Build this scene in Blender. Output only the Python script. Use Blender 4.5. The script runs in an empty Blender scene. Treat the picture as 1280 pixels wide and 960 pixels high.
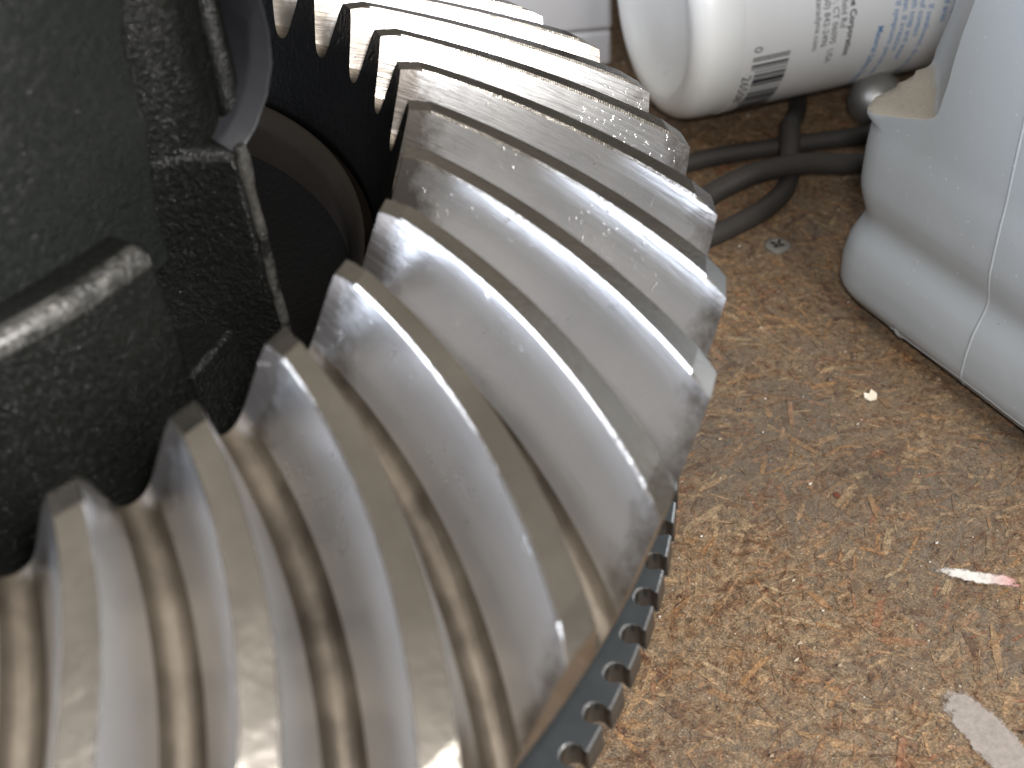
import bpy, bmesh, math, random
import numpy as np
from mathutils import Vector, Matrix

S = 0.146                      # metres per gear radius: all lengths below are in gear radii
SC = bpy.context.scene
COL = SC.collection

# ------------------------------------------------------------------ camera
CAM = Vector((0.0, -1.33672, 0.66024))
ROT = ((0.78572, -0.6143, -0.07263), (-0.44278, -0.47654, -0.75951), (0.43196, 0.62892, -0.64643))
cd = bpy.data.cameras.new("camera")
cam = bpy.data.objects.new("camera", cd)
COL.objects.link(cam)
rx, dn, fw = [Vector(r).normalized() for r in ROT]
m = Matrix.Identity(4)
for i in range(3):
    m[i][0], m[i][1], m[i][2], m[i][3] = rx[i], -dn[i], -fw[i], CAM[i] * S
cam.matrix_world = m
cd.sensor_width = 36.0
cd.lens = 36.0 * 1403.15 / 1280.0
cd.clip_start, cd.clip_end = 0.005, 50
cd.dof.use_dof = True
cd.dof.focus_distance = 1.5 * S
cd.dof.aperture_fstop = 22.0
SC.camera = cam

# ------------------------------------------------------------------ world and lamps
W = bpy.data.worlds.new("World")
SC.world = W
W.use_nodes = True
bg = W.node_tree.nodes["Background"]
wt = W.node_tree
tc = wt.nodes.new('ShaderNodeTexCoord')
sz = wt.nodes.new('ShaderNodeSeparateXYZ')
wr = wt.nodes.new('ShaderNodeValToRGB')            # a workshop room: dim walls, pale ceiling
wr.color_ramp.interpolation = 'EASE'
wr.color_ramp.elements[0].position, wr.color_ramp.elements[0].color = 0.05, (0.055, 0.053, 0.052, 1)
wr.color_ramp.elements[1].position, wr.color_ramp.elements[1].color = 0.95, (0.47, 0.435, 0.385, 1)
wt.links.new(tc.outputs['Generated'], sz.inputs[0])
wt.links.new(sz.outputs[2], wr.inputs[0])
wt.links.new(wr.outputs[0], bg.inputs[0])
bg.inputs[1].default_value = 0.85


def area(name, loc, target, sx, sy, power, color):
    ld = bpy.data.lights.new(name, 'AREA')
    ld.shape = 'RECTANGLE'
    ld.size, ld.size_y = sx * S, sy * S
    ld.energy = power
    ld.color = color
    o = bpy.data.objects.new(name, ld)
    COL.objects.link(o)
    o.location = Vector(loc) * S
    o.rotation_euler = (Vector(target) - Vector(loc)).to_track_quat('-Z', 'Y').to_euler()
    return o


# the camera's flash, a little above and to the right of the lens
flash_at = CAM + rx * 0.10 - dn * 0.16 - fw * 0.03
area("camera_flash", flash_at, CAM + fw * 2.0, 0.15, 0.09, 0.50, (1.0, 0.98, 0.97))
# unseen fill lamp added behind the camera; window to the left
area("fill_light", (0.9, -3.6, 2.6), (1.4, 0.0, -0.6), 1.6, 1.6, 4.2, (1.0, 0.965, 0.91))
area("window_light", (-3.05, 0.0, 1.45), (0.7, -0.6, 0.0), 1.1, 2.1, 4.6, (0.76, 0.84, 1.0))

VS = SC.view_settings
VS.view_transform = 'Standard'
VS.look = 'None'
VS.exposure = 0.0
VS.gamma = 1.0
VS.use_curve_mapping = False
SC.cycles.max_bounces = 8
SC.cycles.use_denoising = True


ZT = -0.6                                                   # bench top height


# ------------------------------------------------------------------ material helpers
class NT:
    def __init__(self, name):
        self.m = bpy.data.materials.new(name)
        self.m.use_nodes = True
        self.t = self.m.node_tree
        self.b = self.t.nodes["Principled BSDF"]

    def n(self, kind, **kw):
        nd = self.t.nodes.new(kind)
        for k, v in kw.items():
            setattr(nd, k, v)
        return nd

    def l(self, a, b):
        self.t.links.new(a, b)

    def val(self, sock, v):
        if hasattr(v, 'links') or hasattr(v, 'is_linked'):
            self.l(v, sock)
        else:
            sock.default_value = v

    def pos(self, scale=(1, 1, 1), rot=(0, 0, 0), src='geo'):
        if src == 'geo':
            g = self.n('ShaderNodeNewGeometry').outputs['Position']
        elif src == 'uv':
            g = self.n('ShaderNodeUVMap').outputs['UV']
        else:
            g = self.n('ShaderNodeTexCoord').outputs['Object']
        mp = self.n('ShaderNodeMapping')
        k = 1.0 if src == 'uv' else 1.0 / S
        mp.inputs['Scale'].default_value = [s * k for s in scale]
        mp.inputs['Rotation'].default_value = rot
        self.l(g, mp.inputs['Vector'])
        return mp.outputs[0]

    def noise(self, vec, scale, detail=4, rough=0.55, dist=0.0):
        x = self.n('ShaderNodeTexNoise')
        x.inputs['Scale'].default_value = scale
        x.inputs['Detail'].default_value = detail
        x.inputs['Roughness'].default_value = rough
        x.inputs['Distortion'].default_value = dist
        if vec is not None:
            self.l(vec, x.inputs['Vector'])
        return x.outputs['Fac']

    def ramp(self, fac, stops, interp='LINEAR'):
        r = self.n('ShaderNodeValToRGB')
        r.color_ramp.interpolation = interp
        e = r.color_ramp.elements
        while len(e) < len(stops):
            e.new(0.5)
        for el, (p, c) in zip(e, stops):
            el.position = p
            el.color = (c, c, c, 1) if isinstance(c, (int, float)) else (*c, 1)
        self.l(fac, r.inputs[0])
        return r.outputs[0]

    def mix(self, fac, a, b, mode='MIX'):
        x = self.n('ShaderNodeMix', data_type='RGBA', blend_type=mode)
        for s, v in ((x.inputs[0], fac), (x.inputs[6], a), (x.inputs[7], b)):
            if isinstance(v, tuple):
                s.default_value = (*v, 1)
            elif isinstance(v, (int, float)):
                s.default_value = v
            else:
                self.l(v, s)
        return x.outputs[2]

    def math(self, op, a, b=0.0, c=None):
        x = self.n('ShaderNodeMath', operation=op)
        for i, v in enumerate((a, b) if c is None else (a, b, c)):
            self.val(x.inputs[i], v)
        return x.outputs[0]

    def bump(self, h, strength, dist, prev=None):
        x = self.n('ShaderNodeBump')
        x.inputs['Strength'].default_value = strength
        x.inputs['Distance'].default_value = dist * S
        self.l(h, x.inputs['Height'])
        if prev is not None:
            self.l(prev, x.inputs['Normal'])
        return x.outputs[0]

    def set(self, **kw):
        for k, v in kw.items():
            s = self.b.inputs[k.replace('_', ' ')]
            if isinstance(v, tuple):
                s.default_value = (*v, 1) if len(v) == 3 and s.type == 'RGBA' else v
            else:
                self.val(s, v)
        return self.m


def mat_flank():
    t = NT("lapped_steel")
    p = t.pos()
    big = t.noise(p, 5.0, 5, 0.6)
    fine = t.noise(p, 60.0, 3, 0.6)
    col = t.mix(t.ramp(big, [(0.35, 0.0), (0.7, 1.0)]), (0.57, 0.57, 0.58), (0.66, 0.655, 0.65))
    us = t.n('ShaderNodeSeparateXYZ')
    t.l(t.n('ShaderNodeUVMap').outputs['UV'], us.inputs[0])
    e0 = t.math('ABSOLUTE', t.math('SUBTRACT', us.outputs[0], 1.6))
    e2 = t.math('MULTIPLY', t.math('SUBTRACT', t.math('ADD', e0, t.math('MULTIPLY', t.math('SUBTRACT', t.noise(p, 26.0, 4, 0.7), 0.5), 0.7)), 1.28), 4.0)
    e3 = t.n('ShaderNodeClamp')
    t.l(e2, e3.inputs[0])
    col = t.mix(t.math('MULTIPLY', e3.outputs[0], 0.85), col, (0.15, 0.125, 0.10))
    uv = t.pos((2.0, 90.0, 1.0), src='uv')
    lay = t.noise(uv, 1.0, 3, 0.6)
    # oil film stains near the root and toe
    rough = t.math('ADD', t.math('MULTIPLY', big, 0.10), t.math('MULTIPLY', fine, 0.06))
    rough = t.math('ADD', rough, 0.21)
    sp = t.noise(p, 75.0, 2, 0.5)
    spots = t.ramp(sp, [(0.72, 0.0), (0.76, 1.0)])
    b1 = t.bump(lay, 0.10, 0.004)
    b2 = t.bump(spots, 0.12, 0.002, b1)
    nick = t.noise(t.pos((1, 1, 0.5), (0.4, 0.2, 0.9)), 190.0, 2, 0.6)
    where = t.ramp(t.noise(p, 6.0, 3, 0.6), [(0.50, 0.0), (0.58, 1.0)])
    nk = t.math('MULTIPLY', t.ramp(nick, [(0.64, 0.0), (0.72, 1.0)]), where)
    b2 = t.bump(nk, 0.35, 0.0015, b2)
    b3 = t.bump(t.noise(p, 7.0, 2), 0.05, 0.02, b2)
    return t.set(Base_Color=col, Metallic=0.94, Roughness=rough, Normal=b3)


def mat_land():
    t = NT("machined_steel")
    p = t.pos()
    big = t.noise(p, 9.0, 4, 0.6)
    col = t.mix(t.ramp(big, [(0.35, 0.0), (0.68, 1.0)]), (0.40, 0.37, 0.33), (0.52, 0.485, 0.435))
    w = t.n('ShaderNodeTexWave', wave_type='BANDS', bands_direction='DIAGONAL')
    w.inputs['Scale'].default_value = 1.0
    w.inputs['Distortion'].default_value = 0.5
    t.l(t.pos((26.0, 8.0, 1.0), src='uv'), w.inputs['Vector'])
    b = t.bump(w.outputs['Fac'], 0.12, 0.002)
    b = t.bump(t.noise(p, 110.0, 3), 0.15, 0.003, b)
    return t.set(Base_Color=col, Metallic=1.0, Roughness=t.math('MULTIPLY_ADD', big, 0.14, 0.13), Normal=b)


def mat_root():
    t = NT("shaded_root_steel")
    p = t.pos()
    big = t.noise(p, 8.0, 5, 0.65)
    col = t.mix(t.ramp(big, [(0.35, 0.0), (0.7, 1.0)]), (0.042, 0.034, 0.026), (0.155, 0.131, 0.102))  # dark brown puts the shade of the tooth gaps into the colour
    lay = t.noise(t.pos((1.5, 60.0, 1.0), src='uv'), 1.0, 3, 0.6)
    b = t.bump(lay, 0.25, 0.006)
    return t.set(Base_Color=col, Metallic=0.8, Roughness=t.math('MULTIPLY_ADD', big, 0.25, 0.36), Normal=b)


def mat_black(name, c0, c1, rough, bs, bd, scale=1.0, coat=0.0, spec=0.5):
    t = NT(name)
    p = t.pos()
    a = t.noise(p, 90.0 * scale, 3, 0.6)
    big = t.noise(p, 7.0, 4, 0.6)
    med = t.noise(p, 34.0 * scale, 3, 0.6)
    col = t.mix(big, c0, c1)
    b = t.bump(a, bs, bd)
    b = t.bump(med, bs * 0.5, bd * 1.6, b)
    if coat:
        cb = t.bump(t.noise(p, 300.0, 2, 0.6), 0.9, 0.0028)
        t.set(Coat_Weight=coat, Coat_Roughness=0.20, Coat_Normal=cb)
    return t.set(Base_Color=col, Roughness=t.math('MULTIPLY_ADD', big, 0.25, rough - 0.12), Normal=b, Specular_IOR_Level=spec)


def mat_phosphate():
    t = NT("phosphate_steel")
    p = t.pos()
    a = t.noise(p, 30.0, 4, 0.6)
    col = t.mix(a, (0.030, 0.034, 0.037), (0.060, 0.066, 0.070))
    b = t.bump(t.noise(p, 140.0, 2), 0.12, 0.002)
    b = t.bump(t.noise(p, 16.0, 3), 0.10, 0.01, b)
    return t.set(Base_Color=col, Metallic=0.35, Roughness=0.3, Normal=b, Specular_IOR_Level=0.6)


def board_colour(t):
    """Pressed chips of mixed tans with grain, grime and specks; returns colour and a height."""
    base = t.pos()
    warp = t.n('ShaderNodeTexNoise')
    warp.inputs['Scale'].default_value = 7.0
    warp.inputs['Detail'].default_value = 4.0
    t.l(base, warp.inputs['Vector'])
    vs = t.n('ShaderNodeVectorMath', operation='SCALE')
    vs.inputs['Scale'].default_value = 0.14
    t.l(warp.outputs['Color'], vs.inputs[0])
    va = t.n('ShaderNodeVectorMath', operation='ADD')
    t.l(base, va.inputs[0])
    t.l(vs.outputs[0], va.inputs[1])

    def fibre(scale, ang, ratio, detail=5):
        mp = t.n('ShaderNodeMapping')
        mp.inputs['Rotation'].default_value = (0, 0, ang)
        t.l(va.outputs[0], mp.inputs['Vector'])
        mp2 = t.n('ShaderNodeMapping')
        mp2.inputs['Scale'].default_value = (scale, scale * ratio, 0.01)
        t.l(mp.outputs[0], mp2.inputs['Vector'])
        return t.noise(mp2.outputs[0], 1.0, detail, 0.68)

    stops = [(0.28, (0.04, 0.021, 0.013)), (0.38, (0.115, 0.056, 0.027)), (0.46, (0.16, 0.099, 0.054)), (0.53, (0.205, 0.143, 0.085)),
             (0.60, (0.145, 0.107, 0.073)), (0.67, (0.27, 0.143, 0.062)), (0.76, (0.33, 0.245, 0.15))]
    k = [t.ramp(fibre(sc, an, ra), stops) for sc, an, ra in ((11.0, 0.4, 4.0), (14.0, 1.5, 3.6), (18.0, 2.4, 3.2))]
    ma = t.ramp(t.noise(base, 11.0, 5, 0.7), [(0.45, 0.0), (0.55, 1.0)])
    mb = t.ramp(t.noise(t.pos((1, 1, 1), (0, 0, 1.1)), 15.0, 5, 0.7), [(0.45, 0.0), (0.55, 1.0)])
    col = t.mix(mb, t.mix(ma, k[0], k[1]), k[2])
    rust = t.ramp(t.noise(t.pos((1, 2.2, 1), (0, 0, 0.9)), 20.0, 4, 0.6), [(0.66, 0.0), (0.72, 0.75)])
    col = t.mix(rust, col, (0.19, 0.062, 0.028))
    gr = t.math('ADD', t.math('MULTIPLY', t.noise(base, 85.0, 5, 0.75), 0.5), t.math('MULTIPLY', t.noise(base, 300.0, 3, 0.7), 0.5))
    col = t.mix(1.0, col, t.ramp(gr, [(0.36, 0.22), (0.5, 0.95), (0.64, 2.1)]), 'MULTIPLY')
    # shop grime: soaked in unevenly, worst on the worn patch beside the jug
    dv = t.n('ShaderNodeVectorMath', operation='DISTANCE')
    dv.inputs[1].default_value = (1.16, -0.50, ZT)
    t.l(base, dv.inputs[0])
    worn = t.math('MULTIPLY', t.math('MAXIMUM', t.math('SUBTRACT', 0.62, dv.outputs['Value']), 0.0), 0.30)
    gm = t.ramp(t.math('ADD', t.noise(t.pos((1, 1.3, 1), (0, 0, 0.6)), 3.0, 8, 0.74), worn), [(0.49, 0.0), (0.74, 0.75)])
    col = t.mix(gm, col, t.mix(gr, (0.045, 0.039, 0.034), (0.165, 0.145, 0.122)))
    pale = t.ramp(t.noise(base, 190.0, 2, 0.5), [(0.69, 0.0), (0.73, 0.8)])
    col = t.mix(pale, col, (0.46, 0.42, 0.36))
    pits = t.ramp(t.noise(t.pos((1, 1, 1), (0, 0, 0.3)), 120.0, 2, 0.5), [(0.70, 0.0), (0.74, 0.85)])
    col = t.mix(pits, col, (0.022, 0.016, 0.013))
    return col, gr, k


def mat_board():
    t = NT("chipboard")
    col, gr, k = board_colour(t)
    return t.set(Base_Color=col, Roughness=t.math('MULTIPLY_ADD', gr, 0.3, 0.36), Normal=t.bump(gr, 0.5, 0.006), Specular_IOR_Level=0.4)


def mat_flakes():
    t = NT("wood_flakes")
    isl = t.n('ShaderNodeNewGeometry').outputs['Random Per Island']
    oi = t.n('ShaderNodeObjectInfo').outputs['Random']
    f = t.math('FRACT', t.math('ADD', isl, t.math('MULTIPLY', oi, 7.31)))
    col = t.ramp(f, [(0.0, (0.05, 0.026, 0.017)), (0.07, (0.10, 0.044, 0.023)), (0.2, (0.17, 0.094, 0.046)), (0.36, (0.155, 0.107, 0.066)),
                     (0.5, (0.235, 0.163, 0.097)), (0.64, (0.125, 0.096, 0.067)), (0.78, (0.30, 0.152, 0.058)), (0.9, (0.33, 0.25, 0.15)), (1.0, (0.20, 0.058, 0.025))])
    bc, gr, k = board_colour(t)
    col = t.mix(1.0, col, t.ramp(gr, [(0.36, 0.30), (0.5, 0.95), (0.64, 1.8)]), 'MULTIPLY')
    col = t.mix(t.math('MULTIPLY_ADD', gr, 0.6, 0.20), col, bc)
    return t.set(Base_Color=col, Roughness=0.5, Normal=t.bump(gr, 0.4, 0.004), Specular_IOR_Level=0.4)


def mat_jug():
    t = NT("grey_jug_plastic")
    p = t.pos()
    nz = t.n('ShaderNodeNewGeometry')
    sx = t.n('ShaderNodeSeparateXYZ')
    t.l(nz.outputs['Normal'], sx.inputs[0])
    big = t.noise(p, 4.0, 5, 0.6)
    col = t.mix(big, (0.395, 0.44, 0.48), (0.47, 0.515, 0.555))
    up = t.math('ADD', sx.outputs[2], t.math('MULTIPLY', t.math('SUBTRACT', t.noise(p, 22.0, 5, 0.7), 0.5), 0.7))
    zz = t.n('ShaderNodeSeparateXYZ')
    t.l(nz.outputs['Position'], zz.inputs[0])
    hgt = t.n('ShaderNodeMapRange')
    t.l(zz.outputs[2], hgt.inputs[0])
    hgt.inputs[1].default_value, hgt.inputs[2].default_value = -0.30 * S, -0.23 * S
    hgt.inputs[3].default_value, hgt.inputs[4].default_value = -0.35, 0.0
    up = t.math('ADD', up, hgt.outputs[0])
    dust = t.ramp(up, [(0.30, 0.0), (0.56, 0.95)])
    dcol = t.mix(t.noise(p, 150.0, 3), (0.32, 0.28, 0.22), (0.50, 0.46, 0.38))
    col = t.mix(dust, col, dcol)
    sp = t.noise(p, 130.0, 2, 0.4)
    col = t.mix(t.ramp(sp, [(0.73, 0.0), (0.765, 0.8)]), col, (0.72, 0.72, 0.70))
    col = t.mix(t.ramp(t.noise(t.pos((1, 1, 1), (0.5, 0.3, 0)), 30.0, 2, 0.4), [(0.775, 0.0), (0.79, 0.8)]), col, (0.06, 0.05, 0.045))
    rg = t.math('MULTIPLY_ADD', dust, 0.4, 0.40)
    b = t.bump(t.noise(p, 180.0, 3), 0.10, 0.002)
    b = t.bump(t.noise(p, 9.0, 3), 0.10, 0.012, b)
    t.set(Subsurface_Weight=0.25, Subsurface_Scale=0.002)
    t.b.inputs['Subsurface Radius'].default_value = (1, 1, 1)
    return t.set(Base_Color=col, Roughness=rg, Normal=b, Specular_IOR_Level=0.45)


def mat_plain(name, col, rough, metal=0.0, bs=0.1, bscale=80.0, var=0.12, sss=0.0, spec=0.5):
    t = NT(name)
    p = t.pos()
    a = t.noise(p, 8.0, 5, 0.6)
    lo = tuple(c * (1 - var) for c in col)
    hi = tuple(min(1, c * (1 + var)) for c in col)
    b = t.bump(t.noise(p, bscale, 3), bs, 0.003)
    if sss:
        t.set(Subsurface_Weight=sss, Subsurface_Scale=0.004)
        t.b.inputs['Subsurface Radius'].default_value = (1, 1, 1)
    return t.set(Base_Color=t.mix(a, lo, hi), Roughness=t.math('MULTIPLY_ADD', a, 0.16, rough - 0.08), Metallic=metal, Normal=b, Specular_IOR_Level=spec)


def mat_glint():
    """Black iron with a patchy highlight painted along an edge."""
    t = NT("glint_edge_iron")
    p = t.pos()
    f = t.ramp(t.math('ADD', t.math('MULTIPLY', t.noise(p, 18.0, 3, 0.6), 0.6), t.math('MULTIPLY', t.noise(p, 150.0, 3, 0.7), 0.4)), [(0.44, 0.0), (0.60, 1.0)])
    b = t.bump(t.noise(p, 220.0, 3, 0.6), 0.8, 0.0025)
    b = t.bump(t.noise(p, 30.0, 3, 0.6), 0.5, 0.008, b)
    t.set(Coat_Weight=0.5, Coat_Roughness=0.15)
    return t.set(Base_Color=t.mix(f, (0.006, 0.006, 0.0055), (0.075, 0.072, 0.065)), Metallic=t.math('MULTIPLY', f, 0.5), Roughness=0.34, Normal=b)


def mat_grit():
    t = NT("shop_grit")
    isl = t.n('ShaderNodeNewGeometry').outputs['Random Per Island']
    col = t.ramp(isl, [(0.0, (0.03, 0.025, 0.02)), (0.35, (0.10, 0.06, 0.035)), (0.6, (0.26, 0.19, 0.12)), (0.85, (0.45, 0.40, 0.32)), (1.0, (0.6, 0.57, 0.52))])
    return t.set(Base_Color=col, Roughness=0.5)


M = dict(
    flank=mat_flank(), land=mat_land(), root=mat_root(),
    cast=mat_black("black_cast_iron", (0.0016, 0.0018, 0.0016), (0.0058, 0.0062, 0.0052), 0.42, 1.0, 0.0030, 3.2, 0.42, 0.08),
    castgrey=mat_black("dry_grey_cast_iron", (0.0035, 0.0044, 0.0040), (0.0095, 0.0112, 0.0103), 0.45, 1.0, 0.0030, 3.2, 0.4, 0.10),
    well=mat_black("shaded_oily_steel", (0.002, 0.002, 0.002), (0.0028, 0.0026, 0.0024), 0.36, 0.6, 0.003, 1.6, 0.0, 0.10),  # oily black steel, with the shadow inside the gear put into its colour
    ringstep=mat_plain("brown_oiled_steel", (0.0085, 0.0062, 0.0042), 0.40, 0.0, spec=0.25),
    rim=mat_black("rubbed_black_iron", (0.012, 0.0125, 0.0145), (0.024, 0.025, 0.028), 0.40, 0.25, 0.002, 1.0, 0.0, 0.5),
    worn=mat_glint(),  # paler iron standing for the highlights on the case edges
    gloss=mat_black("shaded_notch_steel", (0.010, 0.010, 0.010), (0.02, 0.02, 0.02), 0.22, 0.15, 0.002, 0.6, 0.0, 0.9),  # notch walls painted black for the shade inside them
    edge=mat_plain("glint_edge_steel", (0.55, 0.56, 0.57), 0.24, 0.9, 0.4, 120.0, 0.5),  # bright chamfer colour paints the highlights round the notches
    phos=mat_phosphate(), board=mat_board(), flakes=mat_flakes(), jug=mat_jug(),
    hdpe=mat_plain("white_translucent_plastic", (0.86, 0.87, 0.85), 0.30, 0.0, 0.05, 40.0, 0.05, 0.5),
    label=mat_plain("white_label_paper", (0.88, 0.88, 0.86), 0.38, 0.0, 0.04, 200.0, 0.02),
    ink=mat_plain("black_print", (0.025, 0.025, 0.03), 0.45, var=0.05),
    inkgrey=mat_plain("grey_print", (0.09, 0.09, 0.10), 0.45, var=0.05),
    inkblue=mat_plain("blue_print", (0.06, 0.24, 0.52), 0.45, var=0.05),
    rubber=mat_plain("dusty_black_rubber", (0.034, 0.030, 0.027), 0.55, 0.0, 0.35, 120.0, 0.4),
    ball=mat_plain("dull_steel", (0.34, 0.33, 0.31), 0.42, 0.85, 0.2, 60.0, 0.2),
    zinc=mat_plain("worn_zinc", (0.30, 0.29, 0.27), 0.42, 0.8, 0.6, 70.0, 0.6),
    boxpl=mat_plain("pale_grey_box", (0.62, 0.62, 0.63), 0.5, 0.0, 0.1, 60.0, 0.06),
    grit=mat_grit(),
    chip=mat_plain("cream_paint_chip", (0.72, 0.66, 0.54), 0.6),
)


def mat_smear(name, col, col2, scale, thr, soft, top=0.95):
    """Dried paint or glue rubbed thin on the board: ragged, with holes."""
    t = NT(name)
    p = t.pos()
    uv = t.n('ShaderNodeUVMap').outputs['UV']
    sx = t.n('ShaderNodeSeparateXYZ')
    t.l(uv, sx.inputs[0])
    edge = sx.outputs[1]                                   # 0 in the middle, 1 at the rim
    nz = t.noise(p, scale, 6, 0.72)
    a = t.math('SUBTRACT', t.math('ADD', nz, thr), t.math('MULTIPLY', t.math('POWER', edge, 2.0), 0.62))
    al = t.ramp(a, [(0.45, 0.0), (0.45 + soft, top)])
    c = t.mix(t.ramp(sx.outputs[0], [(0.55, 0.0), (0.8, 1.0)]), col, col2)
    c = t.mix(0.6, c, t.ramp(t.noise(p, 120.0, 4, 0.7), [(0.3, 0.6), (0.6, 1.1)]), 'MULTIPLY')
    return t.set(Base_Color=c, Roughness=0.6, Alpha=al)


# ------------------------------------------------------------------ object helpers
def link(name, verts, faces, mats, parent=None, smooth=40, mi=None, uv=None, loc=None):
    me = bpy.data.meshes.new(name)
    v = np.asarray(verts, float) * S
    me.from_pydata(v.tolist(), [], faces)
    for mm in (mats if isinstance(mats, (list, tuple)) else [mats]):
        me.materials.append(mm)
    if mi is not None:
        me.polygons.foreach_set('material_index', mi)
    if uv is not None:
        lay = me.uv_layers.new(name='UVMap')
        for lp in me.loops:
            lay.data[lp.index].uv = uv[lp.vertex_index]
    bm = bmesh.new()
    bm.from_mesh(me)
    bmesh.ops.recalc_face_normals(bm, faces=bm.faces)
    bm.to_mesh(me)
    bm.free()
    if smooth:
        me.polygons.foreach_set('use_smooth', [True] * len(me.polygons))
        me.set_sharp_from_angle(angle=math.radians(smooth))
    o = bpy.data.objects.new(name, me)
    COL.objects.link(o)
    if parent is not None:
        o.parent = parent
    if loc is not None:
        o.location = Vector(loc) * S
    return o


def tag(o, label, cat, group=None):
    o['label'] = label
    o['category'] = cat
    if group:
        o['group'] = group
    return o


def thing(name, label, cat, loc=(0, 0, 0), group=None):
    o = bpy.data.objects.new(name, None)
    o.empty_display_size = 0.01
    COL.objects.link(o)
    o.location = Vector(loc) * S
    return tag(o, label, cat, group)


def bevel(o, w, seg=3, ang=30, mat=-1):
    b = o.modifiers.new('bevel', 'BEVEL')
    b.width = w * S
    b.segments = seg
    b.limit_method = 'ANGLE'
    b.material = mat
    b.angle_limit = math.radians(ang)
    return o


def grid_faces(nu, nv, close_u=False, close_v=False):
    f = []
    for i in range(nu if close_u else nu - 1):
        for j in range(nv if close_v else nv - 1):
            a, b = i, (i + 1) % nu
            c, d = j, (j + 1) % nv
            f.append((a * nv + c, b * nv + c, b * nv + d, a * nv + d))
    return f


def lathe(prof, n, a0=0.0, a1=None, fa=None):
    """Revolve (r, z) points round z. A part turn is capped at its ends."""
    full = a1 is None
    if full:
        a1 = a0 + 2 * math.pi
    k = n if full else n + 1
    V = []
    for i in range(k):
        a = a0 + (a1 - a0) * i / n
        for (r, z) in prof:
            aa = a + (fa(a, r, z, i / n) if fa else 0.0)
            V.append((r * math.cos(aa), r * math.sin(aa), z))
    F = grid_faces(k, len(prof), close_u=full, close_v=True)
    if not full:
        F.append(tuple(range(len(prof))))
        F.append(tuple(range((k - 1) * len(prof), k * len(prof))))
    return V, F


def tube(path, r, n=14, caps=True, up=(0, 0, 1)):
    P = [Vector(p) for p in path]
    V = []
    for i, p in enumerate(P):
        d = (P[min(i + 1, len(P) - 1)] - P[max(i - 1, 0)]).normalized()
        s = d.cross(Vector(up))
        if s.length < 1e-4:
            s = d.cross(Vector((1, 0, 0)))
        s.normalize()
        t = s.cross(d)
        rr = r[i] if isinstance(r, (list, tuple)) else r
        for j in range(n):
            a = 2 * math.pi * j / n
            V.append(tuple(p + (s * math.cos(a) + t * math.sin(a)) * rr))
    F = grid_faces(len(P), n, close_v=True)
    if caps:
        F.append(tuple(range(n)))
        F.append(tuple(range((len(P) - 1) * n, len(P) * n)))
    return V, F


def spline(pts, k=8):
    P = [np.array(p, float) for p in pts]
    out = []
    for i in range(len(P) - 1):
        p0, p1, p2, p3 = P[max(i - 1, 0)], P[i], P[i + 1], P[min(i + 2, len(P) - 1)]
        for j in range(k):
            t = j / k
            out.append(tuple(0.5 * ((2 * p1) + (p2 - p0) * t + (2 * p0 - 5 * p1 + 4 * p2 - p3) * t * t + (3 * p1 - p0 - 3 * p2 + p3) * t ** 3)))
    out.append(tuple(P[-1]))
    return out


random.seed(7)
ZT = -0.6                                                   # bench top

# ------------------------------------------------------------------ the bench top
bench = link('bench_top', [(x, y, z) for z in (ZT - 0.14, ZT) for (x, y) in ((-2.6, -2.2), (4.2, -2.2), (4.2, 3.4), (-2.6, 3.4))],
             [(0, 1, 2, 3), (4, 5, 6, 7), (0, 1, 5, 4), (1, 2, 6, 5), (2, 3, 7, 6), (3, 0, 4, 7)], M['board'], smooth=0)
bench['kind'] = 'structure'


def in_view(x, y, mx=60):
    q = Vector((x, y, ZT)) - CAM
    d = q.dot(fw.normalized())
    if d < 0.3:
        return None
    u, v = 640 + 1403 * q.dot(rx) / d, 480 + 1403 * q.dot(dn) / d
    return d if (-mx < u < 1280 + mx and -mx < v < 960 + mx and u > 560) else None


def flake(L, Wd, rng):
    """Outline of one pressed chip: a ragged sliver."""
    k = rng.uniform(-0.3, 0.3) * Wd
    e = lambda q: q * rng.uniform(0.82, 1.1)
    t0, t1 = rng.uniform(0.25, 1.0), rng.uniform(0.25, 1.0)
    return [(-L / 2, -Wd / 2 * t0), (-L * 0.1, e(-Wd / 2)), (L * 0.22, e(-Wd / 2)), (L / 2 + k, -Wd / 2 * t1), (L / 2, Wd / 2 * t1), (L * 0.05, e(Wd / 2)), (-L * 0.25, e(Wd / 2)), (-L / 2 - k, Wd / 2 * t0)]


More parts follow.
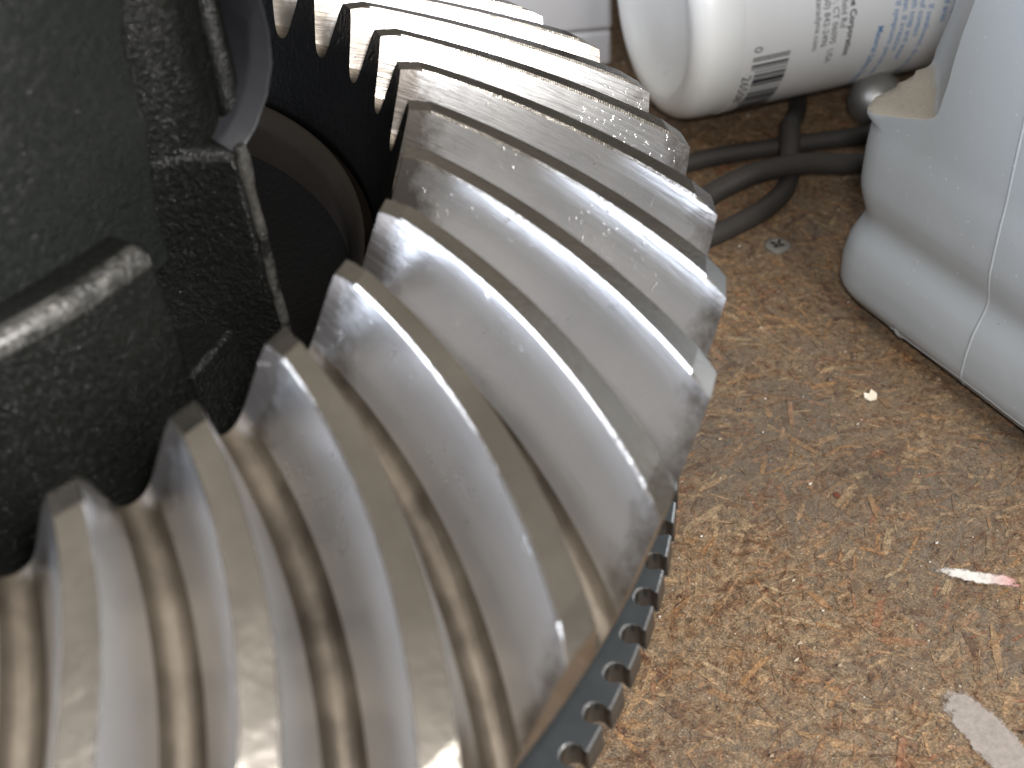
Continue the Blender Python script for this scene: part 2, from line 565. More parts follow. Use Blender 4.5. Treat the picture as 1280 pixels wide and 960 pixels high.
rng = random.Random(11)
cand = []
while len(cand) < 16000:
    x, y = rng.uniform(0.2, 2.3), rng.uniform(-1.35, 1.3)
    d = in_view(x, y)
    if d is None or math.hypot(x, y) < 0.86:
        continue
    L = min(0.007 + rng.expovariate(1 / 0.0125), 0.080) * (0.75 + 0.25 * d)
    Wd = L * rng.uniform(0.07, 0.24)
    if rng.random() < 0.10:
        Wd = L * rng.uniform(0.4, 0.7)
    flow = 2.2 + 0.9 * math.sin(3.1 * x + 1.7 * y) + rng.gauss(0, 0.75)
    cand.append((L / d, x, y, L, min(Wd, 0.011), flow))
cand.sort(reverse=True)
VV, FF = [], []
for i, (_, x, y, L, Wd, a) in enumerate(cand):
    pts = flake(L, Wd, rng)
    z = 0.0004 + rng.random() * 0.0012
    ca, sa = math.cos(a), math.sin(a)
    tx, ty = rng.uniform(-.012, .012), rng.uniform(-.02, .02)
    P = [(ca * px - sa * py, sa * px + ca * py, px * tx + py * ty) for px, py in pts]
    n = len(P)
    zt = [max(z + p[2], 0.0004) for p in P]
    if i < 300:
        V = [(p[0], p[1], zz) for p, zz in zip(P, zt)] + [(p[0] * 1.02, p[1] * 1.02, -0.003) for p in P]
        F = [tuple(range(n))] + [(k, (k + 1) % n, n + (k + 1) % n, n + k) for k in range(n)]
        link('wood_flake', V, F, M['flakes'], bench, smooth=0, loc=(x, y, ZT))
    else:
        o = len(VV)
        VV += [(x + p[0], y + p[1], ZT + zz) for p, zz in zip(P, zt)] + [(x + p[0] * 1.02, y + p[1] * 1.02, ZT - 0.003) for p in P]
        FF += [tuple(o + k for k in range(n))] + [(o + k, o + (k + 1) % n, o + n + (k + 1) % n, o + n + k) for k in range(n)]
sf = link('wood_flakes', VV, FF, M['flakes'], bench, smooth=0)
sf['kind'] = 'stuff'


def blot(name, mat, c, a, b, ang, label, rise=0.0034, k=40, wob=0.08, sd=1):
    """A thin stain sheet with a rounded ragged outline, u = along, v = 0 centre to 1 rim."""
    r_ = random.Random(sd)
    V, uv, F = [(c[0], c[1], ZT + rise)], [(0.5, 0.0)], []
    ph = [r_.uniform(0, 6.28) for _ in range(4)]
    rings = 6
    for q in range(1, rings + 1):
        for i in range(k):
            t = 2 * math.pi * i / k
            w = 1 + wob * sum(math.sin((j + 2) * t + ph[j]) / (j + 1.5) for j in range(4))
            x, y = a * math.copysign(abs(math.cos(t)) ** 0.8, math.cos(t)) * w * q / rings, b * math.copysign(abs(math.sin(t)) ** 0.8, math.sin(t)) * w * q / rings
            V.append((c[0] + x * math.cos(ang) - y * math.sin(ang), c[1] + x * math.sin(ang) + y * math.cos(ang), ZT + rise))
            uv.append((0.5 + 0.5 * x / a, q / rings))
    for i in range(k):
        F.append((0, 1 + i, 1 + (i + 1) % k))
    for q in range(rings - 1):
        for i in range(k):
            F.append((1 + q * k + i, 1 + q * k + (i + 1) % k, 1 + (q + 1) * k + (i + 1) % k, 1 + (q + 1) * k + i))
    o = link(name, V, F, mat, bench, uv=uv)
    o['label'] = label
    return o


blot('paint_smear', mat_smear("pink_white_paint", (0.66, 0.63, 0.60), (0.60, 0.27, 0.27), 40.0, 0.20, 0.14),
     (1.062, -0.882), 0.088, 0.017, math.atan2(-0.082, 0.058), 'white paint smear turning pink at its right end')
blot('glue_stain', mat_smear("pale_grey_residue", (0.36, 0.325, 0.30), (0.36, 0.325, 0.30), 42.0, 0.42, 0.12, 0.74),
     (0.858, -1.045), 0.092, 0.034, math.atan2(-0.115, -0.030), 'pale grey oval patch of dried residue', wob=0.05, sd=3)
for i, (x, y, a, b, g) in enumerate(((0.886, -0.492, 0.035, 0.022, 0.3), (1.042, -0.652, 0.012, 0.008, 1.2))):
    blot('rust_stain', mat_smear("red_brown_stain", (0.13, 0.034, 0.018), (0.13, 0.034, 0.018), 34.0, 0.12, 0.22), (x, y), a, b, g,
         'red brown stain on the chipboard', sd=5 + i)
blot('grease_stain', mat_smear("dark_grease", (0.075, 0.066, 0.060), (0.075, 0.066, 0.060), 14.0, 0.02, 0.9, 0.8), (1.10, -0.62), 0.30, 0.17, -0.75,
     'dark grey grease blotch', rise=0.0030, sd=9)

# grit and sawdust lying loose
V, F = [], []
rg = random.Random(23)
n = 0
while n < 900:
    x, y = rg.uniform(0.3, 2.2), rg.uniform(-1.3, 1.1)
    if in_view(x, y, 20) is None or math.hypot(x, y) < 0.9:
        continue
    r = 0.0008 + rg.expovariate(1 / 0.0010)
    r = min(r, 0.0055)
    o = len(V)
    for a_, b_, c_ in ((1, 0, 0), (-1, 0, 0), (0, 1, 0), (0, -1, 0), (0, 0, 1), (0, 0, -1)):
        k_ = r * rg.uniform(0.6, 1.3)
        V.append((x + a_ * k_ * 1.3, y + b_ * k_, ZT + 0.0018 + r * 0.5 + c_ * k_ * 0.7))
    F += [(o, o + 2, o + 4), (o + 2, o + 1, o + 4), (o + 1, o + 3, o + 4), (o + 3, o, o + 4), (o + 2, o, o + 5), (o + 1, o + 2, o + 5), (o + 3, o + 1, o + 5), (o, o + 3, o + 5)]
    n += 1
grit = link('grit', V, F, M['grit'], smooth=0)
grit['kind'] = 'stuff'

# ------------------------------------------------------------------ differential: ring gear, tone ring, case
RI, SL = 0.67734, 0.36873
DE = math.atan(SL)
N = 41
PI2 = 2 * math.pi
P_ = PI2 / N
PHASE = 4.82147312762669
sm_r = np.linspace(RI, 1.0, 201)                          # spiral angle grows evenly from toe to heel
sm_t = 0.34 + (0.90 - 0.34) * (sm_r - RI) / (1 - RI)
sm_a = -np.concatenate([[0], np.cumsum((sm_t / (sm_r * P_))[:-1] * np.diff(sm_r))])
sm_a *= 1.565 / -sm_a[-1]

diff = thing('differential', 'large bare steel ring gear with curved teeth around an oily black hub', 'differential', (0, 0, ZT))
OFF = (0, 0, 0.6)                                            # parts are modelled about the gear's own origin


def part(name, V, F, mat, parent=diff, **kw):
    o = link(name, V, F, mat, parent, **kw)
    if parent is diff:
        o.location = Vector(OFF) * S
    return o


prof_gear = [(0.6400, 0.0165), (0.632, -0.006), (0.6225, -0.032), (0.6165, -0.055), (0.6145, -0.075), (0.6145, -0.25), (0.622, -0.262), (0.86, -0.262), (0.90, -0.255), (0.915, -0.235),
             (0.926, -0.185), (0.940, -0.162), (0.957, -0.140), (0.964, -0.131), (0.9675, -0.124), (0.9692, -0.1165)]
V, F = lathe(prof_gear + [(0.80, -0.04)], 164)
gear = part('ring_gear', V, F, [M['phos'], M['well']], smooth=50)
npf = len(prof_gear) + 1
gear.data.polygons.foreach_set('material_index', [1 if (p.center.length / S) < 0.66 and p.center.z / S > -0.27 else 0 for p in gear.data.polygons])

# one tooth with half a root on each side, then turned copies
NS = 30
half = lambda w, h: [(0.000, 0.030, 0), (0.050, 0.22, 1), (0.102, 0.45, 1), (0.148, 0.66, 1), (0.180, 0.79, 1), (0.196, 0.845, 1), (0.213, 0.890, 1), (0.232, 0.930, 2), (0.254, 0.962, 2),
                     (0.280, 0.985, 2), (0.308, 0.997, 2)]


def tooth_mesh():
    V, uv, F, mi = [], [], [], []
    for i in range(NS + 1):
        s = i / NS
        rc = RI + (1 - RI) * s
        th = float(np.interp(rc, sm_r, sm_a))
        w = 0.228 + 0.032 * s
        rh = (1 - w) / 2
        h = 0.090 + 0.026 * s
        cut = 0.008 * max(0, 1 - s / 0.068) + 0.006 * max(0, (s - 0.932) / 0.068)
        pr = []
        H = half(w, h)
        for x, d_, k in H:
            pr.append((x * 1.16, d_ * h))
        pr.append((rh, h))
        left = [(-w - x, d_) for x, d_ in pr][::-1]
        row = left + [(-w + 0.014, 0.0), (-w / 2, 0.0), (-0.014, 0.0)] + pr
        for x, dep in row:
            dep = max(dep, cut)
            r = rc - dep * math.sin(DE) * (1 - 0.28 * s)
            z = (1 - rc) * SL - dep * math.cos(DE)
            a = PHASE + P_ * (th + x)
            V.append((r * math.cos(a), r * math.sin(a), z))
            uv.append((s * 3.2 + 0.3 * x, x * 1.4 + dep * 6))
    K = len(row)
    zone = [2, 2, 2, 1, 1, 1, 1, 1, 1, 0, 0, 0, 0, 0, 1, 1, 1, 1, 1, 1, 2, 2, 2]
    zone = (zone + [2] * K)[:K - 1]
    m_ = len(pr)
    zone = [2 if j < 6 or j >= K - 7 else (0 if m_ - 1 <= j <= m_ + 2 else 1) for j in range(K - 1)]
    for i in range(NS):
        for j in range(K - 1):
            F.append((i * K + j, (i + 1) * K + j, (i + 1) * K + j + 1, i * K + j + 1))
            mi.append(zone[j])
    # toe and heel faces carried down to the blank
    for i, sgn in ((0, 0), (NS, 1)):
        base = len(V)
        s = i / NS
        rc = RI + (1 - RI) * s
        dep = 0.112 if i == 0 else 0.124
        for j in range(K):
            ax = V[i * K + j]
            a = math.atan2(ax[1], ax[0])
            r = rc - dep * math.sin(DE) * (1 - 0.28 * s)
            z = (1 - rc) * SL - dep * math.cos(DE)
            V.append((r * math.cos(a), r * math.sin(a), z))
            uv.append((s * 3.2, j * 0.1))
        for j in range(K - 1):
            q = (i * K + j, i * K + j + 1, base + j + 1, base + j)
            F.append(q)
            mi.append(3 if i == 0 else 4)
    return V, F, mi, uv


V, F, mi, uv = tooth_mesh()
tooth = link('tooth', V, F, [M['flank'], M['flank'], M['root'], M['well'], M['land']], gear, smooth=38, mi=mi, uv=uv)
tooth.data.materials[0] = M['land']
bm = bmesh.new()                                          # crisp corners along the top land and round the end faces
bm.from_mesh(tooth.data)
for e in bm.edges:
    a_ = [f.material_index for f in e.link_faces]
    if len(a_) == 2:
        n_ang = e.calc_face_angle(0)
        e.smooth = not ((a_[0] != a_[1] and (min(a_) == 0 or max(a_) > 2)) or (a_ == [0, 0] and n_ang > 0.1))
bm.to_mesh(tooth.data)
bm.free()
tooth.data.materials[1] = M['flank']
for k in range(1, N):
    c = tooth.copy()
    COL.objects.link(c)
    c.parent = gear
    c.rotation_euler = (0, 0, P_ * k)

# tone ring: flat rim with 120 round-bottomed notches in its outer edge
NT_ = 120
ro, rin = 0.957, 0.80
outer = []
A0 = math.radians(-33.0)
notch = [(-0.0098, 0.0), (-0.0096, -0.0025), (-0.0118, -0.006), (-0.0128, -0.0105), (-0.0118, -0.0155), (-0.0088, -0.0195), (-0.0046, -0.0215), (0.0, -0.0222)]
notch = [(-math.pi * ro / NT_, 0.0)] + notch + [(-x, d_) for x, d_ in notch[:-1][::-1]]
for k in range(NT_):
    a = A0 + PI2 * k / NT_
    for x, d_ in notch:
        outer.append((ro + d_, a + x / ro))
n_o = len(outer)
V = []
for (dr, z) in ((-0.0024, -0.272), (0.0, -0.2744), (0.0016, -0.305), (0.0004, -0.308)):
    V += [((r + dr) * math.cos(a), (r + dr) * math.sin(a), z) for r, a in outer]
b4 = 4 * n_o
for z in (-0.272, -0.308):
    V += [(rin * math.cos(A0 + PI2 * (k - 0.5) / NT_), rin * math.sin(A0 + PI2 * (k - 0.5) / NT_), z) for k in range(NT_)]
F, mi = [], []
ln = len(notch)
for i in range(n_o):
    j = (i + 1) % n_o
    inside = 0 < (i % ln) < ln - 1
    for q in range(3):
        F.append((q * n_o + i, q * n_o + j, (q + 1) * n_o + j, (q + 1) * n_o + i))
        mi.append(2 if q != 1 else (1 if inside else 0))
for k in range(NT_):                                        # flat faces, one polygon to each notch
    run = [(k * ln + q) % n_o for q in range(ln + 1)]
    k0, k1 = k, (k + 1) % NT_
    F.append(tuple(run[:-1]) + (run[-1], b4 + k1, b4 + k0) if False else tuple(run) + (b4 + k1, b4 + k0))
    mi.append(0)
    F.append(tuple(3 * n_o + q for q in run) + (b4 + NT_ + k1, b4 + NT_ + k0))
    mi.append(0)
    F.append((b4 + k0, b4 + k1, b4 + NT_ + k1, b4 + NT_ + k0))
    mi.append(0)
part('tone_ring', V, F, [M['phos'], M['gloss'], M['edge']], smooth=30, mi=mi)

# case: flange floor inside the gear, hub it stands on
prof = [(0.0, -0.155), (0.48, -0.155), (0.52, -0.15), (0.560, -0.140), (0.577, -0.130), (0.578, -0.255), (0.556, -0.27), (0.556, -0.34), (0.42, -0.34), (0.40, -0.36), (0.40, -0.598), (0.0, -0.598)]
V, F = lathe(prof[1:-1] + [(0.30, -0.598), (0.30, -0.155)], 96)
part('case_flange', V, F, M['well'], smooth=40)
V, F = lathe([(0.576, -0.165), (0.578, -0.078), (0.583, -0.068), (0.590, -0.058), (0.597, -0.053), (0.601, -0.053), (0.604, -0.060), (0.613, -0.070), (0.613, -0.165)], 120)
part('bearing_step', V, F, M['ringstep'], smooth=40)

R = math.radians
# front lug of the case with a rounded top edge
prof = [(0.26, -0.15), (0.60, -0.16), (0.575, -0.13), (0.560, -0.10), (0.553, -0.06), (0.5505, 0.0), (0.550, 0.146), (0.548, 0.155), (0.543, 0.161), (0.535, 0.1645), (0.525, 0.1655), (0.26, 0.166)]
V, F = lathe(prof, 40, R(-66.6), R(-120), fa=lambda a, r, z, t: R(0.5) * math.sin(z * 20) * (1 - t))
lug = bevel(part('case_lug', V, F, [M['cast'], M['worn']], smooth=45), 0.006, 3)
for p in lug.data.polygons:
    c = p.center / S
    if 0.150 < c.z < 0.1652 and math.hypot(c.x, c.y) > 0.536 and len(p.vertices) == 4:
        p.material_index = 1  # highlight on the rounded top edge, painted as a paler strip
# upper barrel above the lug, its edge leaning back as it rises
ez = [0.10, 0.14, 0.18, 0.215, 0.235, 0.245, 0.26, 0.30, 0.34, 0.40, 0.50, 0.62]
ea = [-60.2, -60.2, -59.3, -58.2, -57.6, -58.0, -57.7, -57.4, -55.5, -52.0, -47.0, -44.0]
prof = [(0.24, 0.10)] + [(0.508 - 0.010 * max(0, z - 0.3), z) for z in ez] + [(0.24, 0.62)]


def lean(a, r, z, t):
    return R(float(np.interp(z, ez, ea)) + 60.0) * (1 - t)


V, F = lathe(prof, 16, R(-60.0), R(-83), fa=lean)
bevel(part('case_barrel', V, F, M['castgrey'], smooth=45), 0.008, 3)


def slab(name, plan, z0, z1, mat, bw, glint=False):
    n = len(plan)
    V = [(x, y, z) for z in (z0, z1) for x, y in plan]
    F = [tuple(range(n)), tuple(range(n, 2 * n))] + [(i, (i + 1) % n, n + (i + 1) % n, n + i) for i in range(n)]
    return bevel(part(name, V, F, [mat, M['worn']] if glint else mat, smooth=45), bw, 4, mat=1 if glint else -1)


# leg between lug and well: an added pale tube paints the highlight on its right hand edge
slab('case_pillar', [(0.345, -0.437), (0.325, -0.26), (0.16, -0.20), (0.16, -0.35), (0.255, -0.372), (0.30, -0.395)], -0.17, 0.178, M['cast'], 0.014)
slab('case_upper_leg', [(0.372, -0.372), (0.355, -0.25), (0.16, -0.18), (0.16, -0.348), (0.254, -0.3705), (0.298, -0.392), (0.325, -0.400)], 0.15, 0.56, M['cast'], 0.02)
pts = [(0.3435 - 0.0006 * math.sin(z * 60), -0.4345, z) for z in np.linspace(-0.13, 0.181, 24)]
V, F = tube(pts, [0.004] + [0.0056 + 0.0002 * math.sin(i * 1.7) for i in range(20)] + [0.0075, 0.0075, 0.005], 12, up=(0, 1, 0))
part('case_leg_glint', V, F, M['worn'], smooth=60)
# foot fillet at the bottom of the leg
V, F = [], []
prof = [(0.30, -0.155), (0.575, -0.155), (0.560, -0.135), (0.535, -0.105), (0.515, -0.065), (0.505, -0.02), (0.30, -0.02)]
V, F = lathe(prof, 16, R(-53.5), R(-70))
bevel(part('case_foot', V, F, M['cast'], smooth=45), 0.012, 3)
# crescent rim of the side opening
outp = [(0.340, 0.164), (0.352, 0.168), (0.370, 0.184), (0.388, 0.21), (0.399, 0.237), (0.403, 0.266), (0.402, 0.30), (0.396, 0.34), (0.384, 0.39)]
inp = [(0.334, 0.176), (0.345, 0.182), (0.359, 0.194), (0.375, 0.216), (0.387, 0.243), (0.3935, 0.272), (0.3945, 0.30), (0.390, 0.335), (0.379, 0.38)]
V = []
for y, off in ((-0.423, 0.0), (-0.32, 0.0)):
    for (x, z) in outp:
        V.append((x, y, z))
    for (x, z) in inp:
        V.append((x, y + (0.02 if y < -0.4 else 0), z))
k = len(outp)
F = []
for i in range(k - 1):
    F += [(i, i + 1, k + i + 1, k + i), (2 * k + i, 2 * k + i + 1, 3 * k + i + 1, 3 * k + i), (i, i + 1, 2 * k + i + 1, 2 * k + i), (k + i, k + i + 1, 3 * k + i + 1, 3 * k + i)]
F += [(0, k, 3 * k, 2 * k), (k - 1, 2 * k - 1, 4 * k - 1, 3 * k - 1)]
bevel(part('opening_rim', V, F, M['rim'], smooth=45), 0.004, 3)
# ridge inside the opening
pts = spline([(0.372, -0.362, 0.42), (0.372, -0.368, 0.307), (0.369, -0.374, 0.264), (0.366, -0.38, 0.219), (0.362, -0.384, 0.176)], 6)
V, F = tube(pts, [0.012] * (len(pts) - 3) + [0.011, 0.008, 0.003], 12)
part('case_rib', V, F, M['cast'], smooth=60)

# ------------------------------------------------------------------ grey jug
JO = np.array([1.433, -0.311, ZT])
ju, jv = np.array([-0.207, -0.978, 0.0]), np.array([0.978, -0.207, 0.0])
jug = thing('plastic_jug', 'dusty blue grey plastic jug with a pinched handle end, standing on chipboard', 'jug', tuple(JO + ju * 0.33 + jv * 0.5))
JL = JO + ju * 0.33 + jv * 0.5


def jug_loft(levels, nc=9, ne=26, scoop=None):
    """levels: (t, s0, s1, v0, v1, corner radius)"""
    V = []
    for (t, s0, s1, v0, v1, r) in levels:
        r = min(r, (s1 - s0) / 2 - 1e-4, (v1 - v0) / 2 - 1e-4)
        ring = []
        cs = [(s0 + r, v0 + r, math.pi), (s1 - r, v0 + r, 1.5 * math.pi), (s1 - r, v1 - r, 0), (s0 + r, v1 - r, 0.5 * math.pi)]
        for (cx, cy, a) in cs:
            for i in range(nc):
                q = a + 0.5 * math.pi * i / (nc - 1)
                ring.append((cx + r * math.cos(q), cy + r * math.sin(q)))
        out = []
        for i in range(len(ring)):
            out.append(ring[i])
            if (i + 1) % nc == 0:
                p, q = ring[i], ring[(i + 1) % len(ring)]
                for e in range(1, ne):
                    out.append((p[0] + (q[0] - p[0]) * e / ne, p[1] + (q[1] - p[1]) * e / ne))
        sF, cv = scoop(t) if scoop else (0, 0)
        for s, v in out:
            if cv > 0 and v < cv:                              # pinched corner of the narrow end
                lim = sF * (1 - v / cv)
                lim = max(lim, s0)
                s = min(max(s, lim), 0.67 - lim)
            p = JO + ju * s + jv * v + np.array([0, 0, t])
            V.append(tuple(p - JL))
    n = len(out)
    F = grid_faces(len(levels), n, close_v=True)
    F.append(tuple(range(n)))
    F.append(tuple(range((len(levels) - 1) * n, len(levels) * n)))
    return V, F


kt = [0.0, 0.006, 0.02, 0.05, 0.10, 0.135, 0.155, 0.172, 0.188, 0.203, 0.222, 0.25, 0.32, 0.365]
ki = [0.055, 0.030, 0.006, -0.012, -0.0125, -0.008, -0.002, 0.0045, 0.0078, 0.006, 0.001, -0.004, -0.003, 0.0]
it = np.linspace(0, 1, 52)
tt = np.interp(it, np.linspace(0, 1, len(kt)), kt)


def smooth_i(t):
    return float(np.mean([np.interp(min(max(t + q, 0), 0.365), kt, ki) for q in (-0.006, 0, 0.006)])) if t > 0.01 else float(np.interp(t, kt, ki))


lv = []
for t in tt:
    i = smooth_i(t)
    lv.append((t, i, 0.67 - i, i, 1.02 - i, 0.075))
for t in (0.372, 0.378, 0.384, 0.390, 0.396, 0.402, 0.408, 0.414, 0.421, 0.43, 0.44, 0.455, 0.475, 0.50, 0.53, 0.57, 0.62, 0.70, 0.85, 1.0, 1.12, 1.2, 1.26):
    lv.append((t, 0.0, 0.67, 0.0, 1.02, 0.05))
for t, g in ((1.31, 0.03), (1.37, 0.09), (1.43, 0.17), (1.47, 0.215), (1.50, 0.225)):
    lv.append((t, g, 0.67 - g, g * 1.5, 1.02 - g * 1.5, 0.11))


def scoop(t):
    if t < 0.374 or t > 1.3:
        return 0.0, 0.0
    k = (0.374, 0.385, 0.40, 0.414, 0.425, 0.44, 0.50, 0.55, 0.62, 0.85, 1.1, 1.2, 1.3)
    sF = (0.0, 0.05, 0.095, 0.135, 0.165, 0.178, 0.187, 0.191, 0.205, 0.21, 0.20, 0.16, 0.0)
    cv = (0.001, 0.040, 0.090, 0.135, 0.15, 0.158, 0.174, 0.182, 0.19, 0.20, 0.19, 0.15, 0.001)
    return float(np.interp(t, k, sF)), float(np.interp(t, k, cv))


V, F = jug_loft(lv, scoop=scoop)
body = link('body', V, F, M['jug'], jug, smooth=50)
V, F = jug_loft([(1.495, 0.235, 0.435, 0.36, 0.66, 0.1), (1.53, 0.235, 0.435, 0.36, 0.66, 0.1)], ne=4)
link('neck', V, F, M['jug'], body, smooth=60)
V, F = jug_loft([(1.53, 0.205, 0.465, 0.35, 0.67, 0.12), (1.64, 0.205, 0.465, 0.35, 0.67, 0.12), (1.65, 0.215, 0.455, 0.36, 0.66, 0.11)], ne=4)
link('cap', V, F, M['jug'], jug, smooth=40)
# moulding seam up the middle of the narrow side, pinch line round the foot
pts = []
for t in np.linspace(0.03, 0.62, 60):
    i = smooth_i(t) if t < 0.365 else 0.0
    pts.append(tuple(JO + ju * (0.335 + 0.004 * math.sin(t * 9)) + jv * (i + 0.0022) + np.array([0, 0, t]) - JL))
V, F = tube(pts, 0.0036, 8, up=tuple(ju))
link('mould_seam', V, F, M['jug'], body, smooth=60)
pts = []
for s in np.linspace(0.16, 0.64, 40):
    t = 0.030 + 0.06 * max(0, s - 0.17) + 0.003 * math.sin(s * 23)
    pts.append(tuple(JO + ju * s + jv * (smooth_i(t) + 0.0014) + np.array([0, 0, t]) - JL))
V, F = tube(pts, 0.0026, 6)
link('pinch_line', V, F, M['jug'], body, smooth=60)
pts = [tuple(JO + ju * (0.178 + 0.10 * (0.04 - t)) + jv * (smooth_i(t) + 0.0005) + np.array([0, 0, t]) - JL) for t in np.linspace(0.006, 0.042, 8)]
V, F = tube(pts, [0.0045] * 6 + [0.003, 0.001], 8, up=tuple(ju))
link('pinch_rib', V, F, M['jug'], body, smooth=60)

# ------------------------------------------------------------------ white bottle lying down
BO = np.array([1.62968, 0.37366, -0.30759])
yaw = -0.35200647
bd = np.array([math.cos(yaw), math.sin(yaw), 0.0])
bn = np.array([-bd[1], bd[0], 0.0])
bz = np.array([0.0, 0.0, 1.0])
RB = 0.2424
bottle = thing('plastic_bottle', 'white plastic bottle with a printed label lying on its side on the black hoses', 'bottle', tuple(BO))


def cyl(a, th, r=RB):
    return bd * a + (bn * math.cos(th) + bz * math.sin(th)) * r


def turned(prof, n=96):
    V = []
    for i in range(n):
        th = 2 * math.pi * i / n
        V += [tuple(cyl(a, th, r)) for r, a in prof]
    return V, grid_faces(n, len(prof), close_u=True)


prof = [(0.001, 0.042), (0.06, 0.040), (0.12, 0.034), (0.155, 0.024), (0.170, 0.012), (0.182, 0.003), (0.197, 0.0), (0.212, 0.003), (0.226, 0.012), (0.236, 0.026),
        (0.2405, 0.045), (RB, 0.07), (RB, 0.86), (0.236, 0.92), (0.21, 0.98), (0.15, 1.05), (0.11, 1.08), (0.10, 1.10), (0.10, 1.16), (0.001, 1.16)]
V, F = turned(prof)
bbody = link('body', V, F, M['hdpe'], bottle, smooth=60)
V, F = turned([(0.095, 1.10), (0.118, 1.10), (0.118, 1.24), (0.11, 1.25), (0.001, 1.25)], 48)
link('cap', V, F, M['hdpe'], bottle, smooth=40)
V, F = turned([(RB - 0.002, 0.100), (RB + 0.0012, 0.100), (RB + 0.0012, 0.84), (RB - 0.002, 0.84)])
lab = link('label', V, F, M['label'], bottle, smooth=40)


def text_mesh(txt, size, bold=0.0):
    cu = bpy.data.curves.new('t', 'FONT')
    cu.body = txt
    cu.size = size
    cu.offset = bold
    cu.resolution_u = 2
    o = bpy.data.objects.new('t', cu)
    COL.objects.link(o)
    dg = bpy.context.evaluated_depsgraph_get()
    me = bpy.data.meshes.new_from_object(o.evaluated_get(dg))
    bpy.data.objects.remove(o)
    # cut long triangles so the print follows the curve
    bm = bmesh.new()
    bm.from_mesh(me)
    x0 = min((v.co.x for v in bm.verts), default=0)
    x1 = max((v.co.x for v in bm.verts), default=0)
    nx = max(1, int((x1 - x0) / 0.01))
    for i in range(1, nx):
        bmesh.ops.bisect_plane(bm, geom=bm.verts[:] + bm.edges[:] + bm.faces[:], plane_co=(x0 + (x1 - x0) * i / nx, 0, 0), plane_no=(1, 0, 0))
    vs = [(v.co.x, v.co.y) for v in bm.verts]
    bm.verts.index_update()
    fs = [tuple(v.index for v in f.verts) for f in bm.faces]
    bm.free()
    return vs, fs, x0, x1


def label_text(txt, a, th0, th1, size, mat, bold=0.0, name='printed_line'):
    """Text running round the bottle from angle th0 to th1 (degrees), letter tops towards the cap."""
    vs, fs, x0, x1 = text_mesh(txt, size, bold)
    k = (math.radians(th1 - th0) * RB) / (x1 - x0)
    V = [tuple(cyl(a + y, math.radians(th0) + (x - x0) * k / RB, RB + 0.0022)) for x, y in vs]
    link(name, V, fs, mat, lab, smooth=0)


def adv(txt, size):
    vs, fs, x0, x1 = text_mesh(txt, size)
    return x1 - x0


def label_run(txt, a, size, mat, start=None, end=None, bold=0.0, sx=1.0, name='printed_line'):
    w = math.degrees(adv(txt, size) * sx / RB)
    if start is None:
        start = end - w
    label_text(txt, a, start, start + w, size, mat, bold, name)


fs_ = 0.0205
label_run('Stanadyne Corporation', 0.3295, fs_, M['ink'], end=198.5, bold=0.0004)
label_run('Deerfield Rd', 0.3095, fs_ * 0.95, M['inkgrey'], end=182.0)
label_run('Windsor, CT 06095  USA', 0.2905, fs_ * 0.95, M['inkgrey'], end=201.0)
label_run('(860) 842-2496', 0.2705, fs_ * 0.95, M['inkgrey'], end=190.5)
label_run('www.stanadyne.com', 0.2515, fs_ * 0.95, M['inkgrey'], end=191.5)
fb = 0.0200
label_run('Material Safety Data Sheet for', 0.400, fb, M['inkblue'], end=243.0, bold=0.0002)
for i, (s_, st) in enumerate((('In case of contact with eyes,', 139), ('flush. Use in ventilated area.', 138), ('If swallowed, do not induce', 180), ('vomiting immediately. In case of contact', 119.5),
                              ('wash skin with soap and water', 152), ('See a physician. If irritation', 152), ('If symptoms persist seek', 175))):
    label_run(s_, (0.573, 0.551, 0.513, 0.492, 0.472, 0.4525, 0.433)[i], fb, M['inkblue'], start=st)

# bar code
bits = '101' + ''.join(dict(zip('0123456789', ('0001101', '0011001', '0010011', '0111101', '0100011', '0110001', '0101111', '0111011', '0110111', '0001011')))[c] for c in '026508') + '01010' \
    + ''.join(dict(zip('0123456789', ('1110010', '1100110', '1101100', '1000010', '1011100', '1001110', '1010000', '1000100', '1001000', '1110100')))[c] for c in '500000') + '101'
mod = 0.0029
th_bar = math.radians(188.5)
V, F = [], []
i = 0
while i < len(bits):
    if bits[i] == '1':
        j = i
        while j < len(bits) and bits[j] == '1':
            j += 1
        longb = i < 10 or 45 < i < 50 or i > 84
        a0, a1 = (0.118 if longb else 0.128), 0.201
        t0, t1 = th_bar + i * mod / RB, th_bar + j * mod / RB
        o = len(V)
        V += [tuple(cyl(a0, t0, RB + 0.0022)), tuple(cyl(a1, t0, RB + 0.0022)), tuple(cyl(a1, t1, RB + 0.0022)), tuple(cyl(a0, t1, RB + 0.0022))]
        F.append((o, o + 1, o + 2, o + 3))
        i = j
    else:
        i += 1
link('bar_code', V, F, M['ink'], lab, smooth=0)
label_run('0', 0.118, 0.028, M['inkgrey'], start=183.0, name='bar_code_digits')
label_run('26508', 0.1015, 0.030, M['ink'], start=198.5, sx=1.15, name='bar_code_digits')

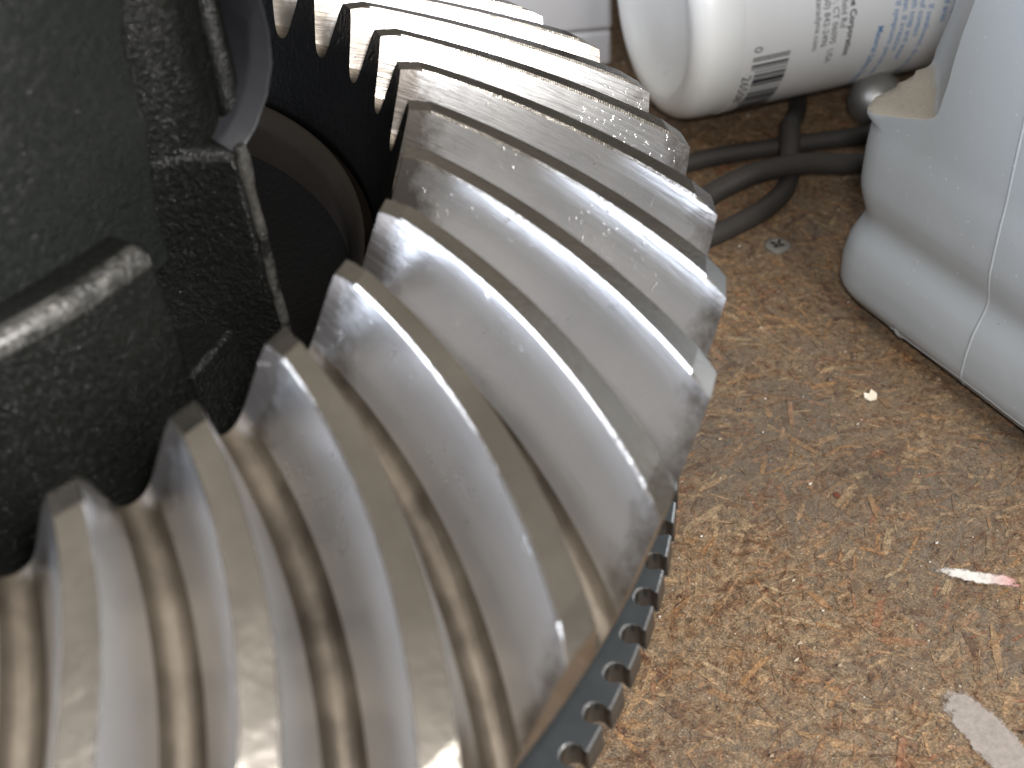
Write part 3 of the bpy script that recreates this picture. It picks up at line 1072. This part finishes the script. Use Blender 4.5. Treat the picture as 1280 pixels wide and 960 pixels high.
# ------------------------------------------------------------------ hoses, ball, screw, chip, box
hr = 0.0198
hz = ZT + hr + 0.002
V, F = tube(spline([(0.62, 0.52, hz), (0.95, 0.42, hz), (1.30, 0.275, hz), (1.546, 0.195, hz), (1.636, 0.163, hz), (1.716, 0.121, hz), (1.795, 0.077, hz), (1.912, 0.008, hz), (2.05, -0.06, hz)], 10), hr, 16)
tag(link('rubber_hose', V, F, M['rubber'], smooth=60), 'straight black rubber hose passing nearest under the white bottle', 'hose', 'black rubber hoses')
h2 = hz + 0.012
V, F = tube(spline([(0.60, 0.36, hz), (0.95, 0.22, hz), (1.28, 0.085, hz), (1.43, 0.045, hz + 0.016), (1.51, 0.034, hz + 0.028), (1.585, 0.013, hz + 0.040), (1.68, -0.026, hz + 0.038), (1.78, -0.085, hz + 0.020), (1.92, -0.15, hz)], 10), hr * 1.12, 16)
tag(link('rubber_hose', V, F, M['rubber'], smooth=60), 'front straight black rubber hose running from the gear to the grey jug', 'hose', 'black rubber hoses')
V, F = tube(spline([(0.58, 0.16, hz), (0.90, 0.04, hz), (1.20, -0.025, hz), (1.36, -0.042, hz), (1.418, -0.049, hz), (1.505, -0.053, hz), (1.584, -0.044, hz), (1.655, -0.014, hz + 0.003), (1.705, 0.030, hz + 0.035), (1.765, 0.083, hz + 0.052), (1.84, 0.135, hz + 0.022),
                    (1.93, 0.20, hz), (2.02, 0.28, hz)], 10), hr * 1.05, 16)
tag(link('rubber_hose', V, F, M['rubber'], smooth=60), 'curved black rubber hose looping over one hose and up under the bottle', 'hose', 'black rubber hoses')

bm = bmesh.new()
bmesh.ops.create_uvsphere(bm, u_segments=40, v_segments=24, radius=1.0)
V = [tuple(v.co) for v in bm.verts]
bm.verts.index_update()
F = [tuple(v.index for v in f.verts) for f in bm.faces]
bm.free()
rb = 0.062
V = [(x * rb, y * rb, max(z * rb, -rb * 0.985)) for x, y, z in V]
tag(link('steel_ball', V, F, M['ball'], smooth=60, loc=(2.005, 0.045, ZT + rb)), 'dull steel ball between the white bottle and the grey jug', 'ball')

screw = thing('wood_screw', 'worn zinc screw head sunk in the chipboard beside the hoses', 'screw', (1.485, -0.139, ZT))
V, F = lathe([(0.006, 0.0045), (0.014, 0.0060), (0.021, 0.0055), (0.0250, 0.0035), (0.0275, -0.004), (0.006, -0.004)], 40)
link('head', V, F, M['zinc'], screw, smooth=40)
V, F = [], []
for a in (0.4, 0.4 + math.pi / 2):
    for sgn in (1, -1):
        c, s = math.cos(a) * sgn, math.sin(a) * sgn
        o = len(V)
        V += [(c * 0.004 - s * 0.0028, s * 0.004 + c * 0.0028, 0.0062), (c * 0.0145 - s * 0.0022, s * 0.0145 + c * 0.0022, 0.0066), (c * 0.0145 + s * 0.0022, s * 0.0145 - c * 0.0022, 0.0066), (c * 0.004 + s * 0.0028, s * 0.004 - c * 0.0028, 0.0062)]
        F.append((o, o + 1, o + 2, o + 3))
link('cross_slot', V, F, M['well'], screw, smooth=0)

V = [(-0.011, -0.006, 0.002), (0.001, -0.011, 0.004), (0.010, -0.004, 0.003), (0.009, 0.007, 0.006), (0.000, 0.004, 0.003), (-0.006, 0.010, 0.005), (-0.012, 0.003, 0.002)]
V = V + [(x, y, -0.001) for x, y, z in V]
F = [(0, 1, 2, 3, 4, 5, 6)] + [(i, (i + 1) % 7, 7 + (i + 1) % 7, 7 + i) for i in range(7)] + [tuple(range(7, 14))]
tag(link('paint_chip', V, F, M['chip'], smooth=0, loc=(1.258, -0.544, ZT + 0.003)), 'small cream paint chip on the chipboard below the jug', 'paint chip')

# pale box behind the gear
box = thing('storage_box', 'pale grey box with a lid seam standing behind the gear', 'box', (1.475, 1.15, ZT))
bx = [(-0.30, 0.02), (0.33, -0.45), (0.66, -0.01), (0.03, 0.46)]


def box_slab(name, z0, z1, grow, parent):
    cx, cy = 0.18, 0.005
    pl = [(cx + (x - cx) * grow, cy + (y - cy) * grow) for x, y in bx]
    V = [(x, y, z) for z in (z0, z1) for x, y in pl]
    F = [(0, 1, 2, 3), (4, 5, 6, 7)] + [(i, (i + 1) % 4, 4 + (i + 1) % 4, 4 + i) for i in range(4)]
    return bevel(link(name, V, F, M['boxpl'], parent, smooth=40), 0.012, 3)


box_slab('tray', 0.002, 0.094, 0.992, box)
box_slab('lid', 0.098, 0.55, 1.0, box)
